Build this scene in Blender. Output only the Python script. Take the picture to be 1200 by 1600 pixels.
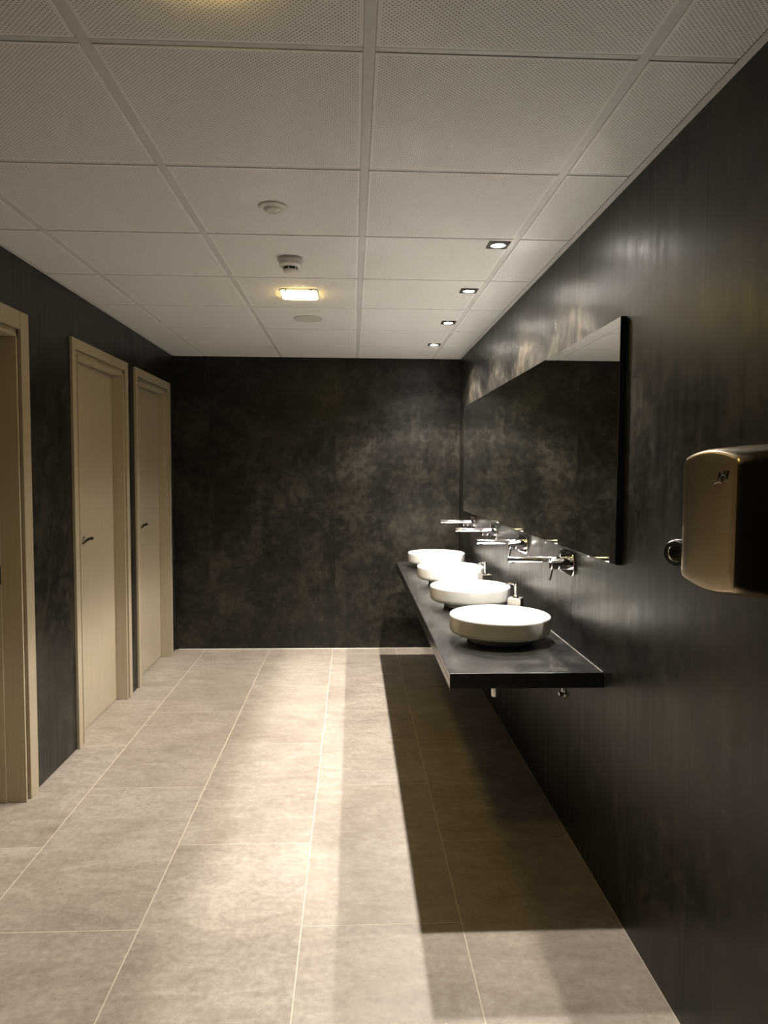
import bpy, bmesh, math, random
from mathutils import Vector, Matrix

for o in list(bpy.data.objects):
    bpy.data.objects.remove(o, do_unlink=True)
scene = bpy.context.scene
COL = scene.collection
random.seed(7)

# ------------------------------------------------------------------ room size
XR, XL, YB, ZC = 0.8625, -1.421, 5.752, 2.345     # right wall, left wall, back wall, ceiling
YF = -1.9                                          # wall behind the photographer

# ------------------------------------------------------------------ camera
YAW, PITCH, ROLL = 0.04395, -0.0569, 0.00517
fwd = Vector((math.sin(YAW) * math.cos(PITCH), math.cos(YAW) * math.cos(PITCH), math.sin(PITCH)))
rgt0 = Vector((math.cos(YAW), -math.sin(YAW), 0))
up0 = rgt0.cross(fwd)
rgt = rgt0 * math.cos(ROLL) + up0 * math.sin(ROLL)
upv = -rgt0 * math.sin(ROLL) + up0 * math.cos(ROLL)
cam_data = bpy.data.cameras.new('camera')
cam_data.sensor_fit = 'VERTICAL'
cam_data.sensor_height = 36.0
cam_data.sensor_width = 27.0
cam_data.lens = 1115.3 / 1600 * 36.0
cam_data.clip_start = 0.02
cam = bpy.data.objects.new('camera', cam_data)
COL.objects.link(cam)
m3 = Matrix((rgt, upv, -fwd)).transposed()
cam.matrix_world = Matrix.Translation((0, 0, 1.4443)) @ m3.to_4x4()
scene.camera = cam

# ------------------------------------------------------------------ world, exposure
world = bpy.data.worlds.new('world')
scene.world = world
world.use_nodes = True
world.node_tree.nodes['Background'].inputs[0].default_value = (0.0, 0.0, 0.0, 1)
world.node_tree.nodes['Background'].inputs[1].default_value = 0.0
vs = scene.view_settings
vs.view_transform = 'Standard'
vs.look = 'None'
vs.gamma = 1.0
vs.use_curve_mapping = False
vs.exposure = 0.06

SPOT_POWER = 148.0                   # each halogen spot
SPOT_COLOR = (1.0, 0.92, 0.835)
SPOT_ANGLE = 150.0
# beam profile of the reflector lamp: (degrees from the axis, relative intensity)
SPOT_PROFILE = [(0, 1.0), (18, 0.97), (26, 0.84), (33, 0.70), (40, 0.92), (49, 1.05), (53, 0.40), (57, 0.18), (63, 0.12), (68, 0.04), (75, 0.0)]
SPOT_BLEND = 0.25
LAMP_STRENGTH = 40.0                 # emission of the square lamps
LAMP_COLOR = (1.0, 0.69, 0.17)

cy = scene.cycles
cy.caustics_reflective = True
cy.blur_glossy = 0.0
cy.use_guiding = True                # finds the light thrown back by the mirror
cy.use_surface_guiding = True
cy.sample_clamp_indirect = 0.0
cy.max_bounces = 6
cy.diffuse_bounces = 4
cy.glossy_bounces = 4
cy.use_adaptive_sampling = True
cy.adaptive_threshold = 0.10
cy.adaptive_min_samples = 20

# ------------------------------------------------------------------ node helpers
def new_mat(name):
    m = bpy.data.materials.new(name)
    m.use_nodes = True
    nt = m.node_tree
    b = nt.nodes['Principled BSDF']
    return m, nt, b

def N(nt, t, **kw):
    n = nt.nodes.new(t)
    for k, v in kw.items():
        setattr(n, k, v)
    return n

def setin(node, **kw):
    for k, v in kw.items():
        node.inputs[k.replace('_', ' ')].default_value = v

def math_node(nt, op, a, b=None, c=None):
    n = N(nt, 'ShaderNodeMath', operation=op)
    for i, v in enumerate((a, b, c)):
        if v is None:
            continue
        if isinstance(v, (int, float)):
            n.inputs[i].default_value = v
        else:
            nt.links.new(v, n.inputs[i])
    return n.outputs[0]

def ramp(nt, fac, stops):
    r = N(nt, 'ShaderNodeValToRGB')
    el = r.color_ramp.elements
    while len(el) < len(stops):
        el.new(0.5)
    for e, (p, c) in zip(el, stops):
        e.position = p
        e.color = (c[0], c[1], c[2], 1) if len(c) == 3 else c
    nt.links.new(fac, r.inputs[0])
    return r.outputs[0]

def noise(nt, vec, scale, detail=6, rough=0.6, dist=0.0):
    n = N(nt, 'ShaderNodeTexNoise')
    n.inputs['Scale'].default_value = scale
    n.inputs['Detail'].default_value = detail
    n.inputs['Roughness'].default_value = rough
    n.inputs['Distortion'].default_value = dist
    nt.links.new(vec, n.inputs['Vector'])
    return n.outputs['Fac']

def mix_col(nt, fac, a, b, blend='MIX'):
    n = N(nt, 'ShaderNodeMix', data_type='RGBA', blend_type=blend)
    for s, v in ((0, fac), (6, a), (7, b)):
        if isinstance(v, (int, float)):
            n.inputs[s].default_value = v
        elif isinstance(v, tuple):
            n.inputs[s].default_value = (v[0], v[1], v[2], 1)
        else:
            nt.links.new(v, n.inputs[s])
    return n.outputs[2]

def mapping(nt, vec, scale=(1, 1, 1), loc=(0, 0, 0)):
    n = N(nt, 'ShaderNodeMapping')
    n.inputs['Scale'].default_value = scale
    n.inputs['Location'].default_value = loc
    nt.links.new(vec, n.inputs['Vector'])
    return n.outputs[0]

def bump(nt, height, strength, dist, bsdf):
    n = N(nt, 'ShaderNodeBump')
    n.inputs['Strength'].default_value = strength
    n.inputs['Distance'].default_value = dist
    nt.links.new(height, n.inputs['Height'])
    nt.links.new(n.outputs[0], bsdf.inputs['Normal'])

def simple(name, col, rough=0.5, metal=0.0, spec=0.5, grain=None):
    m, nt, b = new_mat(name)
    setin(b, Base_Color=(*col, 1), Roughness=rough, Metallic=metal)
    b.inputs['Specular IOR Level'].default_value = spec
    g = N(nt, 'ShaderNodeNewGeometry').outputs['Position']
    gs, ga = grain or (60.0, 0.06)
    f = noise(nt, g, gs, 4)
    c = ramp(nt, f, [(0.3, tuple(x * (1 - ga) for x in col)), (0.7, tuple(min(1, x * (1 + ga)) for x in col))])
    nt.links.new(c, b.inputs['Base Color'])
    return m

# ------------------------------------------------------------------ materials
def make_wall_mat():
    m, nt, b = new_mat('dark_stone_panel')
    pos = N(nt, 'ShaderNodeNewGeometry').outputs['Position']
    rnd = N(nt, 'ShaderNodeObjectInfo').outputs['Random']
    off = N(nt, 'ShaderNodeCombineXYZ')
    s = math_node(nt, 'MULTIPLY', rnd, 37.0)
    for i in range(3):
        nt.links.new(s, off.inputs[i])
    add = N(nt, 'ShaderNodeVectorMath', operation='ADD')
    nt.links.new(pos, add.inputs[0]); nt.links.new(off.outputs[0], add.inputs[1])
    v = add.outputs[0]
    big = noise(nt, v, 3.2, 5, 0.66, 0.5)
    fine = noise(nt, v, 21.0, 3, 0.7, 0.0)
    streak = noise(nt, mapping(nt, v, (30, 30, 1.6)), 1.0, 2, 0.6)
    f = math_node(nt, 'MULTIPLY_ADD', fine, 0.45, math_node(nt, 'MULTIPLY', big, 0.7))
    c1 = ramp(nt, f, [(0.41, (0.0050, 0.0045, 0.0036)), (0.56, (0.0123, 0.0108, 0.0084)), (0.71, (0.0330, 0.0285, 0.0212))])
    blot = noise(nt, v, 5.0, 3, 0.65)
    c2 = mix_col(nt, math_node(nt, 'MULTIPLY', ramp(nt, blot, [(0.52, (0, 0, 0)), (0.72, (1, 1, 1))]), 0.25), c1, (0.040, 0.033, 0.023))
    nt.links.new(c2, b.inputs['Base Color'])
    r = math_node(nt, 'MULTIPLY_ADD', streak, 0.22, math_node(nt, 'MULTIPLY_ADD', fine, 0.16, 0.17))
    nt.links.new(r, b.inputs['Roughness'])
    b.inputs['Specular IOR Level'].default_value = 0.30
    bump(nt, math_node(nt, 'ADD', fine, math_node(nt, 'MULTIPLY', streak, 0.6)), 0.045, 0.004, b)
    return m

def make_floor_mat():
    m, nt, b = new_mat('beige_stoneware')
    pos = N(nt, 'ShaderNodeNewGeometry').outputs['Position']
    rnd = N(nt, 'ShaderNodeObjectInfo').outputs['Random']
    off = N(nt, 'ShaderNodeCombineXYZ')
    s = math_node(nt, 'MULTIPLY', rnd, 53.0)
    for i in range(3):
        nt.links.new(s, off.inputs[i])
    add = N(nt, 'ShaderNodeVectorMath', operation='ADD')
    nt.links.new(pos, add.inputs[0]); nt.links.new(off.outputs[0], add.inputs[1])
    v = add.outputs[0]
    big = noise(nt, v, 2.2, 3, 0.6, 0.5)
    mid = noise(nt, mapping(nt, v, (6, 14, 6)), 1.0, 5, 0.68, 0.8)
    fine = noise(nt, v, 44.0, 4, 0.7, 0.0)
    f = math_node(nt, 'ADD', math_node(nt, 'MULTIPLY', big, 0.34), math_node(nt, 'MULTIPLY_ADD', mid, 0.36, math_node(nt, 'MULTIPLY', fine, 0.38)))
    c = ramp(nt, f, [(0.42, (0.250, 0.216, 0.180)), (0.54, (0.345, 0.305, 0.262)), (0.66, (0.455, 0.412, 0.360))])
    tint = math_node(nt, 'MULTIPLY', rnd, 0.35)
    c = mix_col(nt, tint, c, (0.30, 0.255, 0.20))
    nt.links.new(c, b.inputs['Base Color'])
    nt.links.new(math_node(nt, 'MULTIPLY_ADD', fine, 0.2, 0.42), b.inputs['Roughness'])
    b.inputs['Specular IOR Level'].default_value = 0.4
    bump(nt, f, 0.10, 0.004, b)
    return m

def make_perforated():
    m, nt, b = new_mat('perforated_ceiling_board')
    co = N(nt, 'ShaderNodeTexCoord').outputs['Object']
    sep = N(nt, 'ShaderNodeSeparateXYZ')
    nt.links.new(co, sep.inputs[0])
    P = 0.0115
    def dots(ox):
        fx = math_node(nt, 'SUBTRACT', math_node(nt, 'FRACT', math_node(nt, 'MULTIPLY_ADD', sep.outputs[0], 1 / P, 100 + ox)), 0.5)
        fy = math_node(nt, 'SUBTRACT', math_node(nt, 'FRACT', math_node(nt, 'MULTIPLY_ADD', sep.outputs[1], 1 / P, 100 + ox)), 0.5)
        d2 = math_node(nt, 'ADD', math_node(nt, 'MULTIPLY', fx, fx), math_node(nt, 'MULTIPLY', fy, fy))
        return math_node(nt, 'LESS_THAN', d2, 0.165 ** 2)
    d = math_node(nt, 'MAXIMUM', dots(0.0), dots(0.5))
    ex = math_node(nt, 'LESS_THAN', math_node(nt, 'ABSOLUTE', sep.outputs[0]), 0.277)
    ey = math_node(nt, 'LESS_THAN', math_node(nt, 'ABSOLUTE', sep.outputs[1]), 0.283)
    d = math_node(nt, 'MULTIPLY', d, math_node(nt, 'MULTIPLY', ex, ey))
    c = mix_col(nt, d, (0.80, 0.805, 0.81), (0.27, 0.265, 0.26))
    nt.links.new(c, b.inputs['Base Color'])
    setin(b, Roughness=0.75)
    bump(nt, math_node(nt, 'SUBTRACT', 1.0, d), 0.5, 0.002, b)
    return m

def make_counter_mat():
    m, nt, b = new_mat('black_polished_slab')
    pos = N(nt, 'ShaderNodeNewGeometry').outputs['Position']
    f = noise(nt, pos, 9.0, 6, 0.65, 0.4)
    fine = noise(nt, pos, 120.0, 3, 0.6)
    c = ramp(nt, f, [(0.35, (0.014, 0.0135, 0.013)), (0.7, (0.028, 0.026, 0.024))])
    nt.links.new(c, b.inputs['Base Color'])
    nt.links.new(math_node(nt, 'MULTIPLY_ADD', f, 0.16, 0.14), b.inputs['Roughness'])
    b.inputs['Specular IOR Level'].default_value = 0.55
    bump(nt, fine, 0.03, 0.001, b)
    return m

def make_cream():
    m, nt, b = new_mat('cream_laminate')
    pos = N(nt, 'ShaderNodeNewGeometry').outputs['Position']
    g = noise(nt, mapping(nt, pos, (60, 60, 2.0)), 1.0, 4, 0.55)
    c = ramp(nt, g, [(0.3, (0.36, 0.31, 0.222)), (0.7, (0.39, 0.337, 0.243))])
    nt.links.new(c, b.inputs['Base Color'])
    setin(b, Roughness=0.42)
    return m

def emission(name, col, strength):
    m = bpy.data.materials.new(name)
    m.use_nodes = True
    nt = m.node_tree
    for n in list(nt.nodes):
        nt.nodes.remove(n)
    e = N(nt, 'ShaderNodeEmission')
    e.inputs[0].default_value = (*col, 1)
    e.inputs[1].default_value = strength
    o = N(nt, 'ShaderNodeOutputMaterial')
    nt.links.new(e.outputs[0], o.inputs[0])
    return m

M = {
    'wall': make_wall_mat(),
    'joint': simple('dark_joint', (0.006, 0.006, 0.006), 0.9),
    'floor': make_floor_mat(),
    'grout': simple('pale_grout', (0.60, 0.55, 0.46), 0.85),
    'caulk': simple('white_sealant', (0.66, 0.63, 0.57), 0.5),
    'caulk2': simple('grey_sealant', (0.30, 0.29, 0.27), 0.5),
    'board': make_perforated(),
    'bar': simple('grey_ceiling_bar', (0.62, 0.62, 0.62), 0.5),
    'plenum': simple('dark_plenum', (0.03, 0.03, 0.03), 0.9),
    'cream': make_cream(),
    'cream_edge': simple('brown_edge_band', (0.30, 0.21, 0.12), 0.5),
    'counter': make_counter_mat(),
    'ceramic': simple('white_ceramic', (0.80, 0.79, 0.76), 0.09, 0, 0.55, (20, 0.01)),
    'chrome': simple('chrome', (0.86, 0.86, 0.86), 0.05, 1.0, 0.5, (20, 0.01)),
    'steel': simple('brushed_steel', (0.66, 0.63, 0.58), 0.28, 1.0, 0.5, (90, 0.08)),
    'frame': simple('grey_lamp_frame', (0.14, 0.13, 0.12), 0.45, 1.0),
    'dryer': simple('champagne_metal', (0.43, 0.36, 0.25), 0.27, 1.0, 0.5, (120, 0.05)),
    'mirror': simple('silvered_glass', (0.89, 0.91, 0.895), 0.0, 1.0, 0.5, (20, 0.0)),
    'black': simple('black_edge', (0.008, 0.008, 0.008), 0.35),
    'bronze': simple('dark_bronze', (0.05, 0.035, 0.022), 0.35, 0.8),
    'white': simple('white_plastic', (0.70, 0.69, 0.66), 0.4),
    'white2': simple('grey_white_grille', (0.55, 0.54, 0.52), 0.6),
    'dark': simple('black_slot', (0.012, 0.011, 0.010), 0.6),
    'logo': simple('dark_blue_print', (0.012, 0.016, 0.025), 0.35),
    'logo2': simple('pale_print', (0.62, 0.62, 0.60), 0.4),
    'spot_glass': emission('halogen_glass', SPOT_COLOR, 160.0),
    'lamp_glass': emission('lamp_diffuser', LAMP_COLOR, LAMP_STRENGTH),
    'led': emission('small_led', (1.0, 0.9, 0.8), 1.0),
}

# ------------------------------------------------------------------ mesh helpers
def to_obj(name, bm, mat, parent=None, smooth=False, angle=35):
    """One mesh object; the bmesh is in world metres unless the parent is a prototype at the origin."""
    bmesh.ops.recalc_face_normals(bm, faces=bm.faces)
    me = bpy.data.meshes.new(name)
    if parent is not None:
        off, q = Vector((0, 0, 0)), parent
        while q is not None:
            off += Vector(q.location)
            q = q.parent
        bm.transform(Matrix.Translation(-off))
    bm.to_mesh(me)
    bm.free()
    if smooth:
        me.shade_smooth()
        me.set_sharp_from_angle(angle=math.radians(angle))
    o = bpy.data.objects.new(name, me)
    me.materials.append(M[mat] if isinstance(mat, str) else mat)
    COL.objects.link(o)
    if parent is not None:
        o.parent = parent
    return o

def recentre(o):
    """Move the origin of a top-level mesh object to the centre of its base."""
    me = o.data
    xs = [v.co for v in me.vertices]
    lo = [min(v[i] for v in xs) for i in range(3)]
    hi = [max(v[i] for v in xs) for i in range(3)]
    c = Vector(((lo[0] + hi[0]) / 2, (lo[1] + hi[1]) / 2, lo[2]))
    me.transform(Matrix.Translation(-c))
    o.location = o.location + c
    return o

def empty(name, loc=(0, 0, 0)):
    o = bpy.data.objects.new(name, None)
    o.empty_display_size = 0.05
    COL.objects.link(o)
    o.location = loc
    return o

def tag(o, label, cat, group=None, kind=None):
    o['label'] = label
    o['category'] = cat
    if group:
        o['group'] = group
    if kind:
        o['kind'] = kind
    return o

def copy_tree(o, parent=None):
    c = o.copy()
    COL.objects.link(c)
    c.parent = parent
    for ch in list(o.children):
        copy_tree(ch, c)
    return c

def add_box(bm, lo, hi, bev=0.0, seg=1):
    r = bmesh.ops.create_cube(bm, size=1.0)
    vs_ = r['verts']
    for v in vs_:
        v.co = Vector([(lo[i] + hi[i]) / 2 + v.co[i] * (hi[i] - lo[i]) for i in range(3)])
    if bev > 0:
        es = list({e for v in vs_ for e in v.link_edges})
        bmesh.ops.bevel(bm, geom=es, offset=bev, segments=seg, affect='EDGES', profile=0.5)
    return bm

def box(lo, hi, bev=0.0, seg=1):
    return add_box(bmesh.new(), lo, hi, bev, seg)

def add_tube(bm, a, b, r0, r1=None, n=20, caps=True):
    a, b = Vector(a), Vector(b)
    r1 = r0 if r1 is None else r1
    d = (b - a).normalized()
    t = Vector((0, 0, 1)) if abs(d.z) < 0.9 else Vector((1, 0, 0))
    u = d.cross(t).normalized(); w = d.cross(u)
    A = [bm.verts.new(a + (u * math.cos(2 * math.pi * i / n) + w * math.sin(2 * math.pi * i / n)) * r0) for i in range(n)]
    B = [bm.verts.new(b + (u * math.cos(2 * math.pi * i / n) + w * math.sin(2 * math.pi * i / n)) * r1) for i in range(n)]
    for i in range(n):
        j = (i + 1) % n
        bm.faces.new((A[i], A[j], B[j], B[i]))
    if caps:
        bm.faces.new(A[::-1]); bm.faces.new(B)
    return bm

def lathe(bm, prof, c=(0, 0, 0), axis='z', n=48, close=True):
    """Revolve (radius, height) pairs about an axis through c."""
    rings = []
    for r, h in prof:
        ring = []
        if r < 1e-6:
            p = (0, 0, h)
            ring = [p]
        else:
            for i in range(n):
                a = 2 * math.pi * i / n
                ring.append((r * math.cos(a), r * math.sin(a), h))
        vv = []
        for p in ring:
            if axis == 'x':
                q = (p[2], p[0], p[1])
            elif axis == 'y':
                q = (p[0], p[2], p[1])
            else:
                q = p
            vv.append(bm.verts.new((c[0] + q[0], c[1] + q[1], c[2] + q[2])))
        rings.append(vv)
    for A, B in zip(rings[:-1], rings[1:]):
        for i in range(n):
            j = (i + 1) % n
            if len(A) == 1 and len(B) == 1:
                continue
            if len(A) == 1:
                bm.faces.new((A[0], B[i], B[j]))
            elif len(B) == 1:
                bm.faces.new((A[i], A[j], B[0]))
            else:
                bm.faces.new((A[i], A[j], B[j], B[i]))
    return bm

def sweep(pts, radii, n=12):
    """Tube along a polyline with varying radius."""
    bm = bmesh.new()
    pts = [Vector(p) for p in pts]
    rings = []
    for k, p in enumerate(pts):
        d = (pts[min(k + 1, len(pts) - 1)] - pts[max(k - 1, 0)]).normalized()
        t = Vector((0, 0, 1)) if abs(d.z) < 0.95 else Vector((0, 1, 0))
        u = d.cross(t).normalized(); w = d.cross(u).normalized()
        rings.append([bm.verts.new(p + (u * math.cos(2 * math.pi * i / n) + w * math.sin(2 * math.pi * i / n)) * radii[k]) for i in range(n)])
    for A, B in zip(rings[:-1], rings[1:]):
        for i in range(n):
            j = (i + 1) % n
            bm.faces.new((A[i], A[j], B[j], B[i]))
    bm.faces.new(rings[0][::-1]); bm.faces.new(rings[-1])
    return bm

def rounded_rect(w, h, r, n=6):
    pts = []
    for cx, cy_, a0 in ((w / 2 - r, h / 2 - r, 0), (-w / 2 + r, h / 2 - r, 90), (-w / 2 + r, -h / 2 + r, 180), (w / 2 - r, -h / 2 + r, 270)):
        for i in range(n + 1):
            a = math.radians(a0 + 90 * i / n)
            pts.append((cx + r * math.cos(a), cy_ + r * math.sin(a)))
    return pts

# ------------------------------------------------------------------ floor
FX0, FW, FY0, FL = 0.3524, 0.5112, 2.1999, 1.0215
G = 0.0036
floor = to_obj('floor', box((XL - 0.14, YF, -0.03), (XR + 0.02, YB + 0.02, -0.0004)), 'grout')
tag(floor, 'beige stoneware tiled floor laid in staggered rows', 'floor', kind='structure')
mesh_cache = {}
def tile_piece(name, lo, hi, mat, parent, bev, origin=None):
    """A slab whose mesh is shared by all slabs of the same size."""
    c = Vector([(lo[i] + hi[i]) / 2 for i in range(3)]) if origin is None else Vector(origin)
    key = (name, mat) + tuple(round(lo[i] - c[i], 4) for i in range(3)) + tuple(round(hi[i] - c[i], 4) for i in range(3))
    if key not in mesh_cache:
        bm = box([lo[i] - c[i] for i in range(3)], [hi[i] - c[i] for i in range(3)], bev)
        me = bpy.data.meshes.new(name)
        bm.to_mesh(me); bm.free()
        me.materials.append(M[mat])
        mesh_cache[key] = me
    o = bpy.data.objects.new(name, mesh_cache[key])
    COL.objects.link(o)
    o.parent = parent
    o.location = c - Vector(parent.location)
    return o

for k in range(-4, 2):
    x0 = max(FX0 + k * FW, XL - 0.0) + G / 2
    x1 = min(FX0 + (k + 1) * FW, XR) - G / 2
    if k == -4:
        x0 = XL - 0.12
    if x1 - x0 < 0.01:
        continue
    ph = 0.0 if (k % 2) else 0.5
    for j in range(-5, 5):
        y0 = max(FY0 + (j + ph) * FL, YF) + G / 2
        y1 = min(FY0 + (j + ph + 1) * FL, YB - 0.006) - G / 2
        if y1 - y0 < 0.02:
            continue
        tile_piece('tile', (x0, y0, -0.012), (x1, y1, 0.0), 'floor', floor, 0.0003)

# ------------------------------------------------------------------ ceiling
GX0, GY0, GW, GD = 0.0331, 1.5727, 0.6, 0.606
ceiling = to_obj('ceiling', box((XL - 0.14, YF, ZC + 0.03), (XR + 0.02, YB + 0.02, ZC + 0.06)), 'plenum')
tag(ceiling, 'suspended ceiling of perforated white boards', 'ceiling', kind='structure')
BW = 0.025
xs = [XL + 0.012] + [GX0 + GW * k for k in range(-2, 2)] + [XR - 0.018]
for k in range(-2, 2):
    x = GX0 + GW * k
    to_obj('grid_bar', box((x - BW / 2, YF, ZC), (x + BW / 2, YB - 0.001, ZC + 0.0015)), 'bar', ceiling)
to_obj('edge_bar', box((XL + 0.0005, YF, ZC - 0.001), (XL + 0.016, YB, ZC + 0.001)), 'bar', ceiling)
to_obj('edge_bar', box((XR - 0.022, YF, ZC - 0.001), (XR - 0.0005, YB, ZC + 0.001)), 'bar', ceiling)
rows = [GY0 + GD * k for k in range(-6, 8)]
for i in range(len(xs) - 1):
    xa, xb = xs[i], xs[i + 1]
    a = xa + (BW / 2 if i > 0 else 0.006) + 0.0008
    b = xb - (BW / 2 if i < len(xs) - 2 else 0.006) - 0.0008
    cx = (xb - GW / 2) if i == 0 else (xa + GW / 2)
    for r in range(len(rows) - 1):
        y0, y1 = max(rows[r], YF), min(rows[r + 1], YB)
        if y1 - y0 < 0.03:
            continue
        if rows[r] > YF:
            to_obj('cross_bar', box((a, rows[r], ZC + 0.0004), (b, rows[r] + 0.016, ZC + 0.0016)), 'bar', ceiling)
        wob = random.uniform(-0.0012, 0.0012)
        tile_piece('board', (a, y0 + 0.0165, ZC - 0.0018), (b, y1 - 0.0045, ZC + 0.010), 'board', ceiling, 0.0006,
                   origin=(cx, rows[r] + GD / 2 + 0.006, ZC))

# ------------------------------------------------------------------ walls made of tall dark panels
PG = 0.0006
def panel(parent, lo, hi):
    to_obj('panel', box(lo, hi), 'wall', parent)

TH = 0.012
wall_right = to_obj('wall_right', box((XR + TH - 0.002, YF, 0), (XR + 0.10, YB + 0.1, ZC + 0.03)), 'joint')
tag(wall_right, 'dark mottled stone panel wall behind the long mirror', 'wall', kind='structure')
ys = [YF] + [YB - 1.002 * k for k in range(7, -1, -1)]
for a, b in zip(ys[:-1], ys[1:]):
    panel(wall_right, (XR, a + PG / 2, 0.002), (XR + TH, b - PG / 2, ZC + 0.028))
wall_back = to_obj('wall_back', box((XL - 0.1, YB + TH - 0.002, 0), (XR + 0.1, YB + 0.10, ZC + 0.03)), 'joint')
tag(wall_back, 'dark mottled stone panel wall at the far end of the room', 'wall', kind='structure')
xw = [XL, -1.141, -0.139, XR]
for a, b in zip(xw[:-1], xw[1:]):
    panel(wall_back, (a + PG / 2, YB, 0.002), (b - PG / 2, YB + TH, ZC + 0.028))
wall_front = to_obj('wall_front', box((XL - 0.1, YF - 0.1, 0), (XR + 0.1, YF - TH + 0.002, ZC + 0.03)), 'joint')
tag(wall_front, 'dark mottled stone panel wall behind the viewer', 'wall', kind='structure')
for a, b in zip(xw[:-1], xw[1:]):
    panel(wall_front, (a + PG / 2, YF - TH, 0.002), (b - PG / 2, YF, ZC + 0.028))

DOORS = [(2.300, 3.200), (3.682, 4.575), (4.728, 5.612)]     # outer edges of the casings
DH = 2.112
HID = 0.02                                                   # casing overlap on the wall
core = bmesh.new()
yy = [YF] + [v for d in DOORS for v in (d[0] + HID, d[1] - HID)] + [YB + 0.1]
for i in range(0, len(yy), 2):
    add_box(core, (XL - 0.14, yy[i], 0), (XL - TH + 0.002, yy[i + 1], ZC + 0.03))
for d in DOORS:
    add_box(core, (XL - 0.14, d[0] + HID, DH - HID), (XL - TH + 0.002, d[1] - HID, ZC + 0.03))
wall_left = to_obj('wall_left', core, 'joint')
tag(wall_left, 'dark panel wall with three cream doors', 'wall', kind='structure')
def lp(y0, y1, z0, z1):
    panel(wall_left, (XL - TH, y0 + PG / 2, z0 + (0.002 if z0 == 0 else PG / 2)), (XL, y1 - PG / 2, z1))
top = ZC + 0.028
seams = [YF, -0.80, 0.20, 1.20, DOORS[0][0] + HID]
for a, b in zip(seams[:-1], seams[1:]):
    lp(a, b, 0, top)
lp(DOORS[0][1] - HID, DOORS[1][0] + HID, 0, top)
lp(DOORS[1][1] - HID, DOORS[2][0] + HID, 0, top)
lp(DOORS[2][1] - HID, YB, 0, top)
for d in DOORS:
    lp(d[0] + HID, d[1] - HID, DH - HID, top)

t1 = to_obj('trim_1', box((XL + 0.02, YB - 0.007, -0.001), (XR - 0.0, YB - 0.0005, 0.007), 0.002), 'caulk')
tag(t1, 'thin pale sealant line where the far wall meets the floor', 'sealant', kind='structure')

# ------------------------------------------------------------------ doors
def make_door(idx, y0, y1, label, leaf_x, casing, handle_y=None, strike=False):
    d = empty('door_%d' % idx, (XL, (y0 + y1) / 2, 0))
    tag(d, label, 'door', kind='structure')
    cf = XL + 0.015                       # face of the casing
    rb = 0.024                            # rebate between casing and jamb
    jt = 0.012                            # jamb edge
    for s, ya in ((1, y0), (-1, y1)):
        yb = ya + s * casing
        to_obj('casing', box((XL - 0.0005, min(ya, yb), 0.001), (cf, max(ya, yb), DH), 0.0015), 'cream', d)
        yc = yb + s * rb
        to_obj('rebate', box((XL - 0.03, min(yb, yc), 0.001), (XL - 0.004, max(yb, yc), DH - casing - rb)), 'cream_edge' if idx == 1 else 'cream', d)
        ye = yc + s * jt
        to_obj('jamb', box((XL - 0.135, min(yc, ye), 0.001), (cf - 0.005, max(yc, ye), DH - casing - rb), 0.001), 'cream', d)
    yi0, yi1 = y0 + casing + rb + jt, y1 - casing - rb - jt
    zi = DH - casing - rb - jt
    g = 0.0015
    to_obj('head_casing', box((XL - 0.0005, y0 + casing + g, DH - casing), (cf - 0.001, y1 - casing - g, DH), 0.0015), 'cream', d)
    to_obj('head_rebate', box((XL - 0.03, y0 + casing - 0.002, DH - casing - rb), (XL - 0.004, y1 - casing + 0.002, DH - casing + 0.002)), 'cream', d)
    to_obj('head_jamb', box((XL - 0.135, yi0 - jt, zi), (cf - 0.005, yi1 + jt, DH - casing - rb), 0.001), 'cream', d)
    # the strip the leaf closes against
    st = bmesh.new()
    sx1 = leaf_x - 0.0
    leaf = to_obj('leaf', box((leaf_x - 0.035, yi0 + 0.003, 0.008), (leaf_x, yi1 - 0.003, zi - 0.004), 0.001), 'cream', d)
    st.free()
    if idx == 1:
        to_obj('door_stop', box((leaf_x + 0.0015, yi1 - 0.006, 0.002), (leaf_x + 0.045, yi1 + 0.001, zi), 0.001), 'cream', d)
    if handle_y is not None:
        h = empty('handle', (leaf_x, handle_y, 1.06))
        h.location = Vector((leaf_x, handle_y, 1.06)) - Vector(d.location)
        h.parent = d
        base = Vector((leaf_x, handle_y, 1.06))
        def sub(name, bm, mat, sm=True):
            bm.transform(Matrix.Translation(-base))
            o = to_obj(name, bm, mat, None, sm)
            o.parent = h
        sub('rosette', lathe(bmesh.new(), [(0.0, 0.001), (0.017, 0.001), (0.018, 0.004), (0.017, 0.006), (0, 0.006)], base, 'x', 24), 'steel')
        sub('neck', sweep([base + Vector((0.004, 0, 0)), base + Vector((0.025, 0, 0.003)), base + Vector((0.044, 0, 0.006))], [0.007, 0.007, 0.007]), 'steel')
        pts = [base + Vector(p) for p in ((0.046, 0.008, 0.003), (0.049, 0.002, 0.008), (0.051, -0.008, 0.010), (0.051, -0.020, 0.010), (0.051, -0.055, 0.010), (0.050, -0.095, 0.003), (0.049, -0.130, -0.008))]
        sub('lever', sweep(pts, [0.006, 0.008, 0.0085, 0.0085, 0.0075, 0.006, 0.004]), 'bronze')
    if strike:
        to_obj('strike_plate', box((leaf_x + 0.018, yi1 - 0.010, 0.955), (leaf_x + 0.046, yi1 - 0.0058, 1.036), 0.002), 'bronze', d)
    return d

make_door(1, *DOORS[0], 'cream door nearest the viewer, cut off by the left picture edge', XL - 0.118, 0.075, 2.60, True)
make_door(2, *DOORS[1], 'cream door with dark lever handle, middle of the three', XL - 0.059, 0.052, 3.978)
make_door(3, *DOORS[2], 'cream door with dark lever handle beside the far dark wall', XL - 0.059, 0.052, 5.022)

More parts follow.
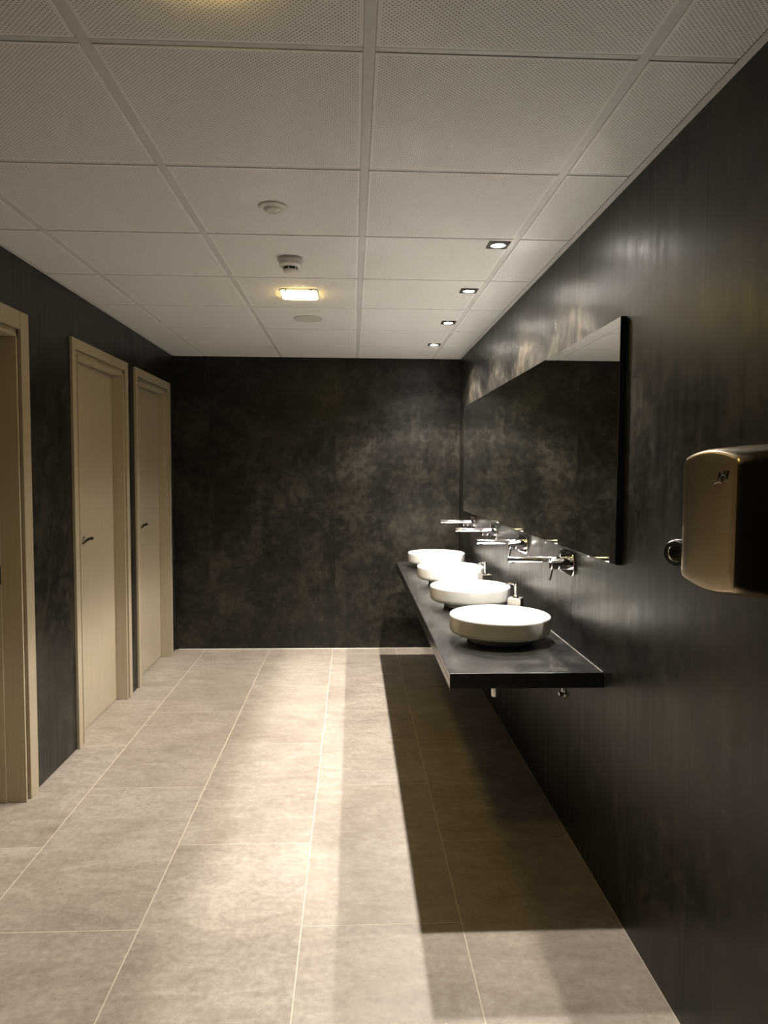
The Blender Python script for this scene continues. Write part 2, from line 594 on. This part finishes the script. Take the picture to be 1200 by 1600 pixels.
# ------------------------------------------------------------------ mirror
MX = 0.842
mir = empty('wall_mirror', ((MX + XR) / 2, 3.83, 1.151))
tag(mir, 'long frameless wall mirror above the row of basins', 'mirror')
to_obj('glass', box((MX, 2.246, 1.149), (MX + 0.0015, 5.408, 1.935)), 'mirror', mir)
to_obj('backing', box((MX + 0.0015, 2.2445, 1.147), (XR - 0.0005, 5.41, 1.937)), 'black', mir)

# ------------------------------------------------------------------ counter
CT, CB, CX, CY = 0.758, 0.705, 0.332, 2.381
cnt = empty('vanity_counter', ((CX + XR) / 2, 3.89, CB))
tag(cnt, 'long black wall-hung counter slab under the basins', 'counter')
CE = 5.405                                    # far end of the counter
CJ = 0.7345                                   # joint between the two boards of the slab
to_obj('slab', box((CX, CY, CJ), (XR - 0.0015, CE, CT), 0.0012, 2), 'counter', cnt)
to_obj('lower_board', box((CX + 0.0002, CY + 0.0002, CB), (XR - 0.0015, CE, CJ - 0.0004), 0.0012, 2), 'counter', cnt)
to_obj('sealant_strip', box((XR - 0.0028, CY + 0.004, CT - 0.0005), (XR - 0.0005, 5.404, CT + 0.0016), 0.0005), 'caulk2', cnt)
for y in (3.25, 3.98, 4.73):
    b = bmesh.new()
    add_box(b, (0.50, y - 0.02, CB - 0.006), (XR - 0.0005, y + 0.02, CB - 0.0002))
    to_obj('bracket', b, 'black', cnt)

# ------------------------------------------------------------------ basins
BX, BY = 0.603, [2.872, 3.612, 4.358, 5.098]
POS = ['nearest the viewer', 'second from the near counter end', 'third from the near counter end', 'closest to the far wall']
basin = empty('vessel_basin')
prof = [(0.0, 0.001), (0.130, 0.001), (0.133, 0.004), (0.134, 0.012), (0.142, 0.019), (0.160, 0.0255), (0.180, 0.0300), (0.1925, 0.0325), (0.2000, 0.0365), (0.2037, 0.042),
        (0.2048, 0.049), (0.2050, 0.058), (0.2050, 0.098), (0.2042, 0.1035), (0.2015, 0.1060), (0.1965, 0.1062), (0.185, 0.104), (0.172, 0.0995), (0.165, 0.095),
        (0.159, 0.085), (0.154, 0.068), (0.147, 0.055), (0.130, 0.047), (0.085, 0.042), (0.030, 0.0395), (0.0, 0.0395)]
to_obj('bowl', lathe(bmesh.new(), prof, n=72), 'ceramic', basin, True, 50)
to_obj('drain', lathe(bmesh.new(), [(0.0, 0.0396), (0.030, 0.0396), (0.031, 0.041), (0.028, 0.0425), (0.020, 0.0425), (0.018, 0.044), (0.0, 0.045)], n=32), 'chrome', basin, True)
for i, y in enumerate(BY):
    o = basin if i == 0 else copy_tree(basin)
    o.location = (BX, y, CT)
    tag(o, 'round white ceramic vessel basin, ' + POS[i], 'basin', 'vessel basins on the counter')

# ------------------------------------------------------------------ wall taps
tap = empty('wall_tap')        # origin on the wall, at the spout axis
def plate_mesh():
    bm = bmesh.new()
    pts = rounded_rect(0.200, 0.088, 0.030)
    rings = []
    for x, s in ((0.0, 1.0), (-0.007, 1.0), (-0.009, 0.975)):
        rings.append([bm.verts.new((x, -0.066 + p[0] * s, -0.004 + p[1] * s)) for p in pts])
    n = len(pts)
    for A, B in zip(rings[:-1], rings[1:]):
        for i in range(n):
            bm.faces.new((A[i], A[(i + 1) % n], B[(i + 1) % n], B[i]))
    bm.faces.new(rings[0][::-1]); bm.faces.new(rings[-1])
    return bm
to_obj('cover_plate', plate_mesh(), 'chrome', tap, True, 40)
spt = to_obj('spout', lathe(bmesh.new(), [(0.0, -0.008), (0.012, -0.008), (0.012, -0.2265), (0.0112, -0.228), (0.0, -0.228)], (0, 0, 0), 'x', 28), 'chrome', tap, True)
to_obj('aerator', lathe(bmesh.new(), [(0.0, -0.0135), (0.0085, -0.0135), (0.0085, -0.010), (0.0, -0.010)], (-0.208, 0, 0), 'z', 20), 'dark', spt, True)
HY = -0.106
hb = to_obj('handle', lathe(bmesh.new(), [(0.0, -0.008), (0.0225, -0.008), (0.0225, -0.052), (0.0210, -0.054), (0.0225, -0.056), (0.0225, -0.081), (0.020, -0.083), (0.0, -0.083)], (0, HY, -0.004), 'x', 32), 'chrome', tap, True)
to_obj('lever', sweep([(-0.074, HY, -0.024), (-0.078, HY - 0.001, -0.045), (-0.084, HY - 0.002, -0.068)], [0.0037, 0.0035, 0.0032], 10), 'chrome', hb, True)
for i, y in enumerate(BY):
    o = tap if i == 0 else copy_tree(tap)
    o.location = (XR - 0.0005, y, 1.087)
    tag(o, 'chrome wall tap with straight spout over the basin ' + POS[i], 'tap', 'wall taps under the mirror')

# ------------------------------------------------------------------ waste traps and stop valves under the counter
def trap(y, label):
    t = empty('drain_trap', (BX - 0.015, y, 0.52))
    tag(t, label, 'drain trap', 'drain traps below the counter')
    x = BX - 0.015
    to_obj('tailpipe', lathe(bmesh.new(), [(0.0, CB - 0.0005), (0.024, CB - 0.0005), (0.024, CB - 0.012), (0.0135, CB - 0.014), (0.0135, 0.60), (0, 0.60)], (x, y, 0), 'z', 24), 'chrome', t, True)
    to_obj('bottle', lathe(bmesh.new(), [(0.0, 0.612), (0.0150, 0.612), (0.0155, 0.605), (0.0150, 0.535), (0.0140, 0.522), (0.010, 0.520), (0.0, 0.520)], (x, y, 0), 'z', 24), 'steel', t, True)
    b = sweep([(x + 0.012, y, 0.575), (x + 0.06, y, 0.575), (XR - 0.006, y, 0.575)], [0.011, 0.011, 0.011], 16)
    to_obj('outlet_pipe', b, 'chrome', t, True)
    to_obj('wall_rosette', lathe(bmesh.new(), [(0, -0.0005), (0.026, -0.0005), (0.024, -0.006), (0.0115, -0.010), (0, -0.010)], (XR, y, 0.575), 'x', 24), 'chrome', t, True)
trap(BY[0], 'chrome bottle trap hanging below the near end of the counter')
v = empty('stop_valve', (XR - 0.0005, BY[0] - 0.055, 0.545))
tag(v, 'small chrome stop valve on the wall below the counter', 'valve')
vy = BY[0] - 0.055
to_obj('body', lathe(bmesh.new(), [(0, -0.0005), (0.015, -0.0005), (0.014, -0.003), (0.007, -0.004), (0.007, -0.014), (0, -0.014)], (XR, vy, 0.545), 'x', 20), 'chrome', v, True)
to_obj('knob', lathe(bmesh.new(), [(0, -0.013), (0.009, -0.014), (0.0105, -0.019), (0.009, -0.025), (0, -0.026)], (XR, vy, 0.545), 'x', 20), 'chrome', v, True)
to_obj('supply_pipe', sweep([(XR - 0.010, vy, 0.551), (XR - 0.010, vy, 0.63), (XR - 0.010, vy, CB - 0.001)], [0.0035, 0.0035, 0.0035], 12), 'chrome', v, True)

# ------------------------------------------------------------------ soap dispensers
disp = empty('soap_dispenser')
to_obj('bottle', box((-0.031, -0.031, 0.0005), (0.031, 0.031, 0.108), 0.002, 2), 'steel', disp)
to_obj('collar', lathe(bmesh.new(), [(0, 0.1075), (0.0145, 0.1075), (0.0145, 0.113), (0.011, 0.119), (0.007, 0.121), (0.0, 0.121)], n=24), 'chrome', disp, True)
to_obj('pump_stem', lathe(bmesh.new(), [(0, 0.119), (0.0058, 0.119), (0.0058, 0.166), (0, 0.166)], n=20), 'chrome', disp, True)
ph = to_obj('pump_head', lathe(bmesh.new(), [(0, 0.163), (0.009, 0.163), (0.0105, 0.167), (0.0105, 0.174), (0.008, 0.178), (0, 0.179)], n=24), 'chrome', disp, True)
to_obj('nozzle', sweep([(-0.006, 0, 0.171), (-0.028, 0, 0.171), (-0.040, 0, 0.168), (-0.046, 0, 0.160)], [0.0045, 0.0042, 0.0038, 0.0033], 12), 'chrome', ph, True)
for i, (x, y, a, lab) in enumerate(((0.752, 3.235, -27, 'square steel soap dispenser between the two nearest basins'),
                                    (0.749, 3.985, 15, 'square steel soap dispenser between the second and third basins'))):
    o = disp if i == 0 else copy_tree(disp)
    o.location = (x, y, CT)
    o.rotation_euler = (0, 0, math.radians(a))
    tag(o, lab, 'soap dispenser', 'soap dispensers on the counter')

# ------------------------------------------------------------------ hand dryer
def dryer_shell():
    bm = bmesh.new()
    yc, zc = 1.3625, 1.351
    n = 8
    def outline(hw, zt, zb, r, at, ab):
        hh = (zt - zb) / 2
        mid = (zt + zb) / 2
        pts = rounded_rect(2 * hw, 2 * hh, r, n)
        # extra points along the straight top and bottom so that they can arch
        full = []
        for i, p in enumerate(pts):
            q = pts[(i + 1) % len(pts)]
            full.append(p)
            if abs(p[1] - q[1]) < 1e-6 and abs(p[0] - q[0]) > hw:
                for k in range(1, 12):
                    full.append((p[0] + (q[0] - p[0]) * k / 12, p[1]))
        out = []
        for a, b in full:
            k = 1 - (a / hw) ** 2
            w = max(-1.0, min(1.0, b / (hh - r)))
            out.append((yc + a, mid + b + (at * k * w if w > 0 else ab * k * w)))
        return out
    #       depth, half width, top z, bottom z, corner radius, top arch, bottom arch
    secs = [(0.000, 0.1130, 1.492, 1.212, 0.012, 0.010, 0.008), (0.006, 0.1150, 1.494, 1.210, 0.012, 0.010, 0.008), (0.090, 0.1140, 1.487, 1.214, 0.013, 0.012, 0.010),
            (0.140, 0.1115, 1.479, 1.222, 0.014, 0.015, 0.012), (0.161, 0.1095, 1.475, 1.226, 0.014, 0.016, 0.013), (0.1660, 0.1080, 1.4730, 1.2275, 0.014, 0.016, 0.013),
            (0.1690, 0.1055, 1.4700, 1.2300, 0.013, 0.016, 0.013), (0.1700, 0.1020, 1.4660, 1.2335, 0.012, 0.016, 0.013)]
    rings = []
    for dep, hw, zt, zb, r, at, ab in secs:
        rings.append([bm.verts.new((XR - 0.0008 - dep, y, z)) for y, z in outline(hw, zt, zb, r, at, ab)])
    m = len(rings[0])
    for A, B in zip(rings[:-1], rings[1:]):
        for i in range(m):
            bm.faces.new((A[i], A[(i + 1) % m], B[(i + 1) % m], B[i]))
    bm.faces.new(rings[0][::-1])
    last = rings[-1]
    for sc, dx in ((0.80, 0.0012), (0.45, 0.0025)):      # gently bulging front
        cz_ = 1.351
        ring = [bm.verts.new((XR - 0.0008 - 0.170 - dx, yc + (v.co.y - yc) * sc, cz_ + (v.co.z - cz_) * sc)) for v in rings[-1]]
        for i in range(m):
            bm.faces.new((last[i], last[(i + 1) % m], ring[(i + 1) % m], ring[i]))
        last = ring
    bm.faces.new(last)
    return bm
dry = empty('hand_dryer', (XR - 0.085, 1.367, 1.21))
tag(dry, 'champagne metal hand dryer on the right wall, cut by the picture edge', 'hand dryer')
to_obj('cover', dryer_shell(), 'dryer', dry, True, 40)
def aim(c, d):
    return Matrix.Translation(c) @ Vector((0, 0, 1)).rotation_difference(Vector(d)).to_matrix().to_4x4()
NZ = aim((0.722, 1.533, 1.271), (-0.80, -0.58, -0.12))
nb = lathe(bmesh.new(), [(0.0165, -0.004), (0.0165, 0.020), (0.0185, 0.023), (0.0275, 0.023), (0.0300, 0.019), (0.0300, 0.000), (0.026, -0.006), (0.0165, -0.004)], (0, 0, 0), 'z', 32)
nb.transform(NZ)
nr = to_obj('nozzle_ring', nb, 'chrome', dry, True)
nh = lathe(bmesh.new(), [(0.0, -0.003), (0.0163, -0.003), (0.0163, 0.012), (0.0, 0.012)], (0, 0, 0), 'z', 24)
nh.transform(NZ)
to_obj('nozzle_hole', nh, 'dark', nr, True)
to_obj('nozzle_neck', sweep([(0.752, 1.468, 1.275), (0.750, 1.500, 1.275), (0.733, 1.535, 1.272)], [0.018, 0.018, 0.015], 16), 'chrome', dry, True)
# the maker's mark on the front: a slanted script-like swoosh of four strokes
def script_mark():
    bm = bmesh.new()
    x = XR - 0.0008 - 0.1718
    def stroke(pts, r):
        b2 = sweep(pts, r, 6)
        me = bpy.data.meshes.new('tmp'); b2.to_mesh(me); b2.free(); bm.from_mesh(me); bpy.data.meshes.remove(me)
    y0, z0 = 1.330, 1.434
    # letters run towards the viewer (-y); coordinates: s along the word, t up
    def P(s, t):
        return (x, y0 - s + t * -0.25, z0 + t)
    for pts in ([(0.010, 0.012), (0.008, 0.000), (0.003, -0.006), (-0.004, -0.004)],
                [(0.016, 0.000), (0.013, 0.004), (0.016, 0.008), (0.020, 0.004), (0.016, 0.000)],
                [(0.024, -0.006), (0.025, 0.006), (0.028, 0.014), (0.031, 0.012)],
                [(0.022, 0.006), (0.032, 0.007)],
                [(0.031, 0.003), (0.036, 0.005), (0.034, 0.008), (0.031, 0.003), (0.036, 0.000)],
                [(0.040, 0.015), (0.039, 0.002), (0.042, 0.000)]):
        stroke([P(*p) for p in pts], [0.0014] * len(pts))
    return bm
mk = to_obj('maker_mark', script_mark(), 'logo', dry)
to_obj('mark_underline', sweep([(XR - 0.1728, 1.334, 1.424), (XR - 0.1728, 1.322, 1.427), (XR - 0.1728, 1.310, 1.4255)], [0.0006, 0.0009, 0.0005], 6), 'logo2', mk)

# ------------------------------------------------------------------ halogen ceiling spots
spot = empty('ceiling_spot')        # origin in the ceiling plane
b = bmesh.new()
S, s_ = 0.0425, 0.034
for lo, hi in (((-S, -S, -0.004), (-s_, S, 0.0)), ((s_, -S, -0.004), (S, S, 0.0)), ((-s_, -S, -0.004), (s_, -s_, 0.0)), ((-s_, s_, -0.004), (s_, S, 0.0))):
    add_box(b, lo, hi)
to_obj('frame', b, 'frame', spot)
to_obj('gimbal_plate', box((-s_, -s_, -0.0022), (s_, s_, -0.0018)), 'frame', spot)
to_obj('lamp_ring', lathe(bmesh.new(), [(0.0325, -0.0020), (0.0325, -0.0052), (0.0285, -0.0058), (0.0270, -0.0024)], n=36), 'chrome', spot, True)
to_obj('lamp_glass', lathe(bmesh.new(), [(0.0, -0.0056), (0.016, -0.0052), (0.0272, -0.0036), (0.0272, -0.0024)], n=36), 'spot_glass', spot, True)
SY = [2.860, 3.580, 4.338, 5.095]
ld = bpy.data.lights.new('halogen_beam', 'SPOT')
ld.energy = SPOT_POWER
ld.color = SPOT_COLOR
ld.spot_size = math.radians(SPOT_ANGLE)
ld.spot_blend = SPOT_BLEND
ld.shadow_soft_size = 0.018
ld.use_nodes = True
nt = ld.node_tree
em = nt.nodes['Emission']
tc = N(nt, 'ShaderNodeTexCoord')
sx = N(nt, 'ShaderNodeSeparateXYZ')
nt.links.new(tc.outputs['Normal'], sx.inputs[0])
ang = math_node(nt, 'DIVIDE', math_node(nt, 'ARCCOSINE', math_node(nt, 'ABSOLUTE', sx.outputs[2])), math.pi / 2)
col = ramp(nt, ang, [(a / 90.0, (v, v, v)) for a, v in SPOT_PROFILE])
nt.links.new(col, em.inputs['Strength'])
for i, y in enumerate(SY):
    o = spot if i == 0 else copy_tree(spot)
    o.location = (0.573, y, ZC - 0.002)
    tag(o, 'lit square halogen ceiling spot ' + POS[i].replace('near counter end', 'viewer') , 'ceiling spot', 'halogen spots along the right wall')
    if i == 0:
        L = bpy.data.objects.new('halogen_beam', ld)
        COL.objects.link(L)
        L.parent = o
        L.location = (0, 0, -0.032)

# ------------------------------------------------------------------ square warm ceiling lamps
lamp = empty('ceiling_lamp')
def slab_mesh(w, r, z0, z1, bulge):
    bm = bmesh.new()
    pts = rounded_rect(w, w, r)
    rings = []
    for z, s in ((z0, 1.0), (z1 + 0.003, 1.0), (z1, 0.96), (z1 - bulge, 0.6)):
        rings.append([bm.verts.new((p[0] * s, p[1] * s, z)) for p in pts])
    n = len(pts)
    for A, B in zip(rings[:-1], rings[1:]):
        for i in range(n):
            bm.faces.new((A[i], A[(i + 1) % n], B[(i + 1) % n], B[i]))
    bm.faces.new(rings[0][::-1]); bm.faces.new(rings[-1])
    return bm
to_obj('mount', slab_mesh(0.190, 0.020, -0.0005, -0.0062, 0.0), 'white', lamp, True)
to_obj('diffuser', slab_mesh(0.180, 0.024, -0.006, -0.012, 0.002), 'lamp_glass', lamp, True, 60)
for sx in (-1, 1):
    to_obj('clip', box((sx * 0.062 - 0.006, -0.0945, -0.011), (sx * 0.062 + 0.006, -0.0905, -0.0005)), 'white', lamp)
for i, (y, lab) in enumerate(((3.695, 'glowing square ceiling lamp between the smoke detector and the flat round cover'),
                              (1.300, 'glowing ceiling lamp overhead, just past the top picture edge'))):
    o = lamp if i == 0 else copy_tree(lamp)
    o.location = (-0.272, y, ZC - 0.0018)
    tag(o, lab, 'ceiling lamp', 'square ceiling lamps')

# ------------------------------------------------------------------ detectors and covers on the ceiling
zc = ZC - 0.0020
d1 = empty('presence_detector', (-0.274, 2.498, zc))
tag(d1, 'small white domed presence detector on the ceiling nearest the viewer', 'detector')
to_obj('base', lathe(bmesh.new(), [(0, 0), (0.049, 0), (0.049, -0.004), (0.045, -0.008), (0.034, -0.009), (0, -0.009)], (-0.274, 2.498, zc), 'z', 40), 'white', d1, True)
to_obj('dome', lathe(bmesh.new(), [(0.032, -0.009), (0.029, -0.015), (0.020, -0.020), (0.010, -0.022), (0, -0.0225)], (-0.274, 2.498, zc), 'z', 36), simple('glossy_white_lens', (0.66, 0.65, 0.62), 0.12), d1, True)
d2 = empty('smoke_detector', (-0.266, 3.095, zc))
tag(d2, 'white smoke detector with dark slot ring hanging under the ceiling', 'smoke detector')
c2 = (-0.266, 3.095, zc)
to_obj('base', lathe(bmesh.new(), [(0, 0), (0.054, 0), (0.054, -0.012), (0.051, -0.016), (0, -0.016)], c2, 'z', 40), 'white2', d2, True)
sb = to_obj('body', lathe(bmesh.new(), [(0.049, -0.016), (0.048, -0.030), (0.040, -0.037), (0.032, -0.038), (0, -0.038)], c2, 'z', 40), 'white', d2, True)
to_obj('slot_ring', lathe(bmesh.new(), [(0.0285, -0.037), (0.0285, -0.049)], c2, 'z', 32), 'dark', d2, True)
to_obj('cap', lathe(bmesh.new(), [(0, -0.0485), (0.0300, -0.0485), (0.0310, -0.051), (0.0285, -0.057), (0.020, -0.061), (0, -0.062)], c2, 'z', 36), 'white', d2, True)
for a in range(0, 360, 60):
    ca, sa = math.cos(math.radians(a + 20)), math.sin(math.radians(a + 20))
    b = sweep([(c2[0] + 0.0295 * ca, c2[1] + 0.0295 * sa, zc - 0.037), (c2[0] + 0.0295 * ca, c2[1] + 0.0295 * sa, zc - 0.0495)], [0.0022, 0.0022], 8)
    to_obj('rib', b, 'white', sb)
d3 = empty('round_cover', (-0.266, 4.288, zc))
tag(d3, 'flat round grey-white cover in the ceiling beyond the glowing lamp', 'ceiling cover')
c3 = (-0.266, 4.288, zc)
to_obj('rim', lathe(bmesh.new(), [(0.086, 0), (0.086, -0.003), (0.083, -0.0045), (0.078, -0.0042), (0.077, 0)], c3, 'z', 48), 'white2', d3, True)
to_obj('disc', lathe(bmesh.new(), [(0.0775, -0.0005), (0.0772, -0.0028), (0, -0.0032)], c3, 'z', 48), 'white2', d3, True)
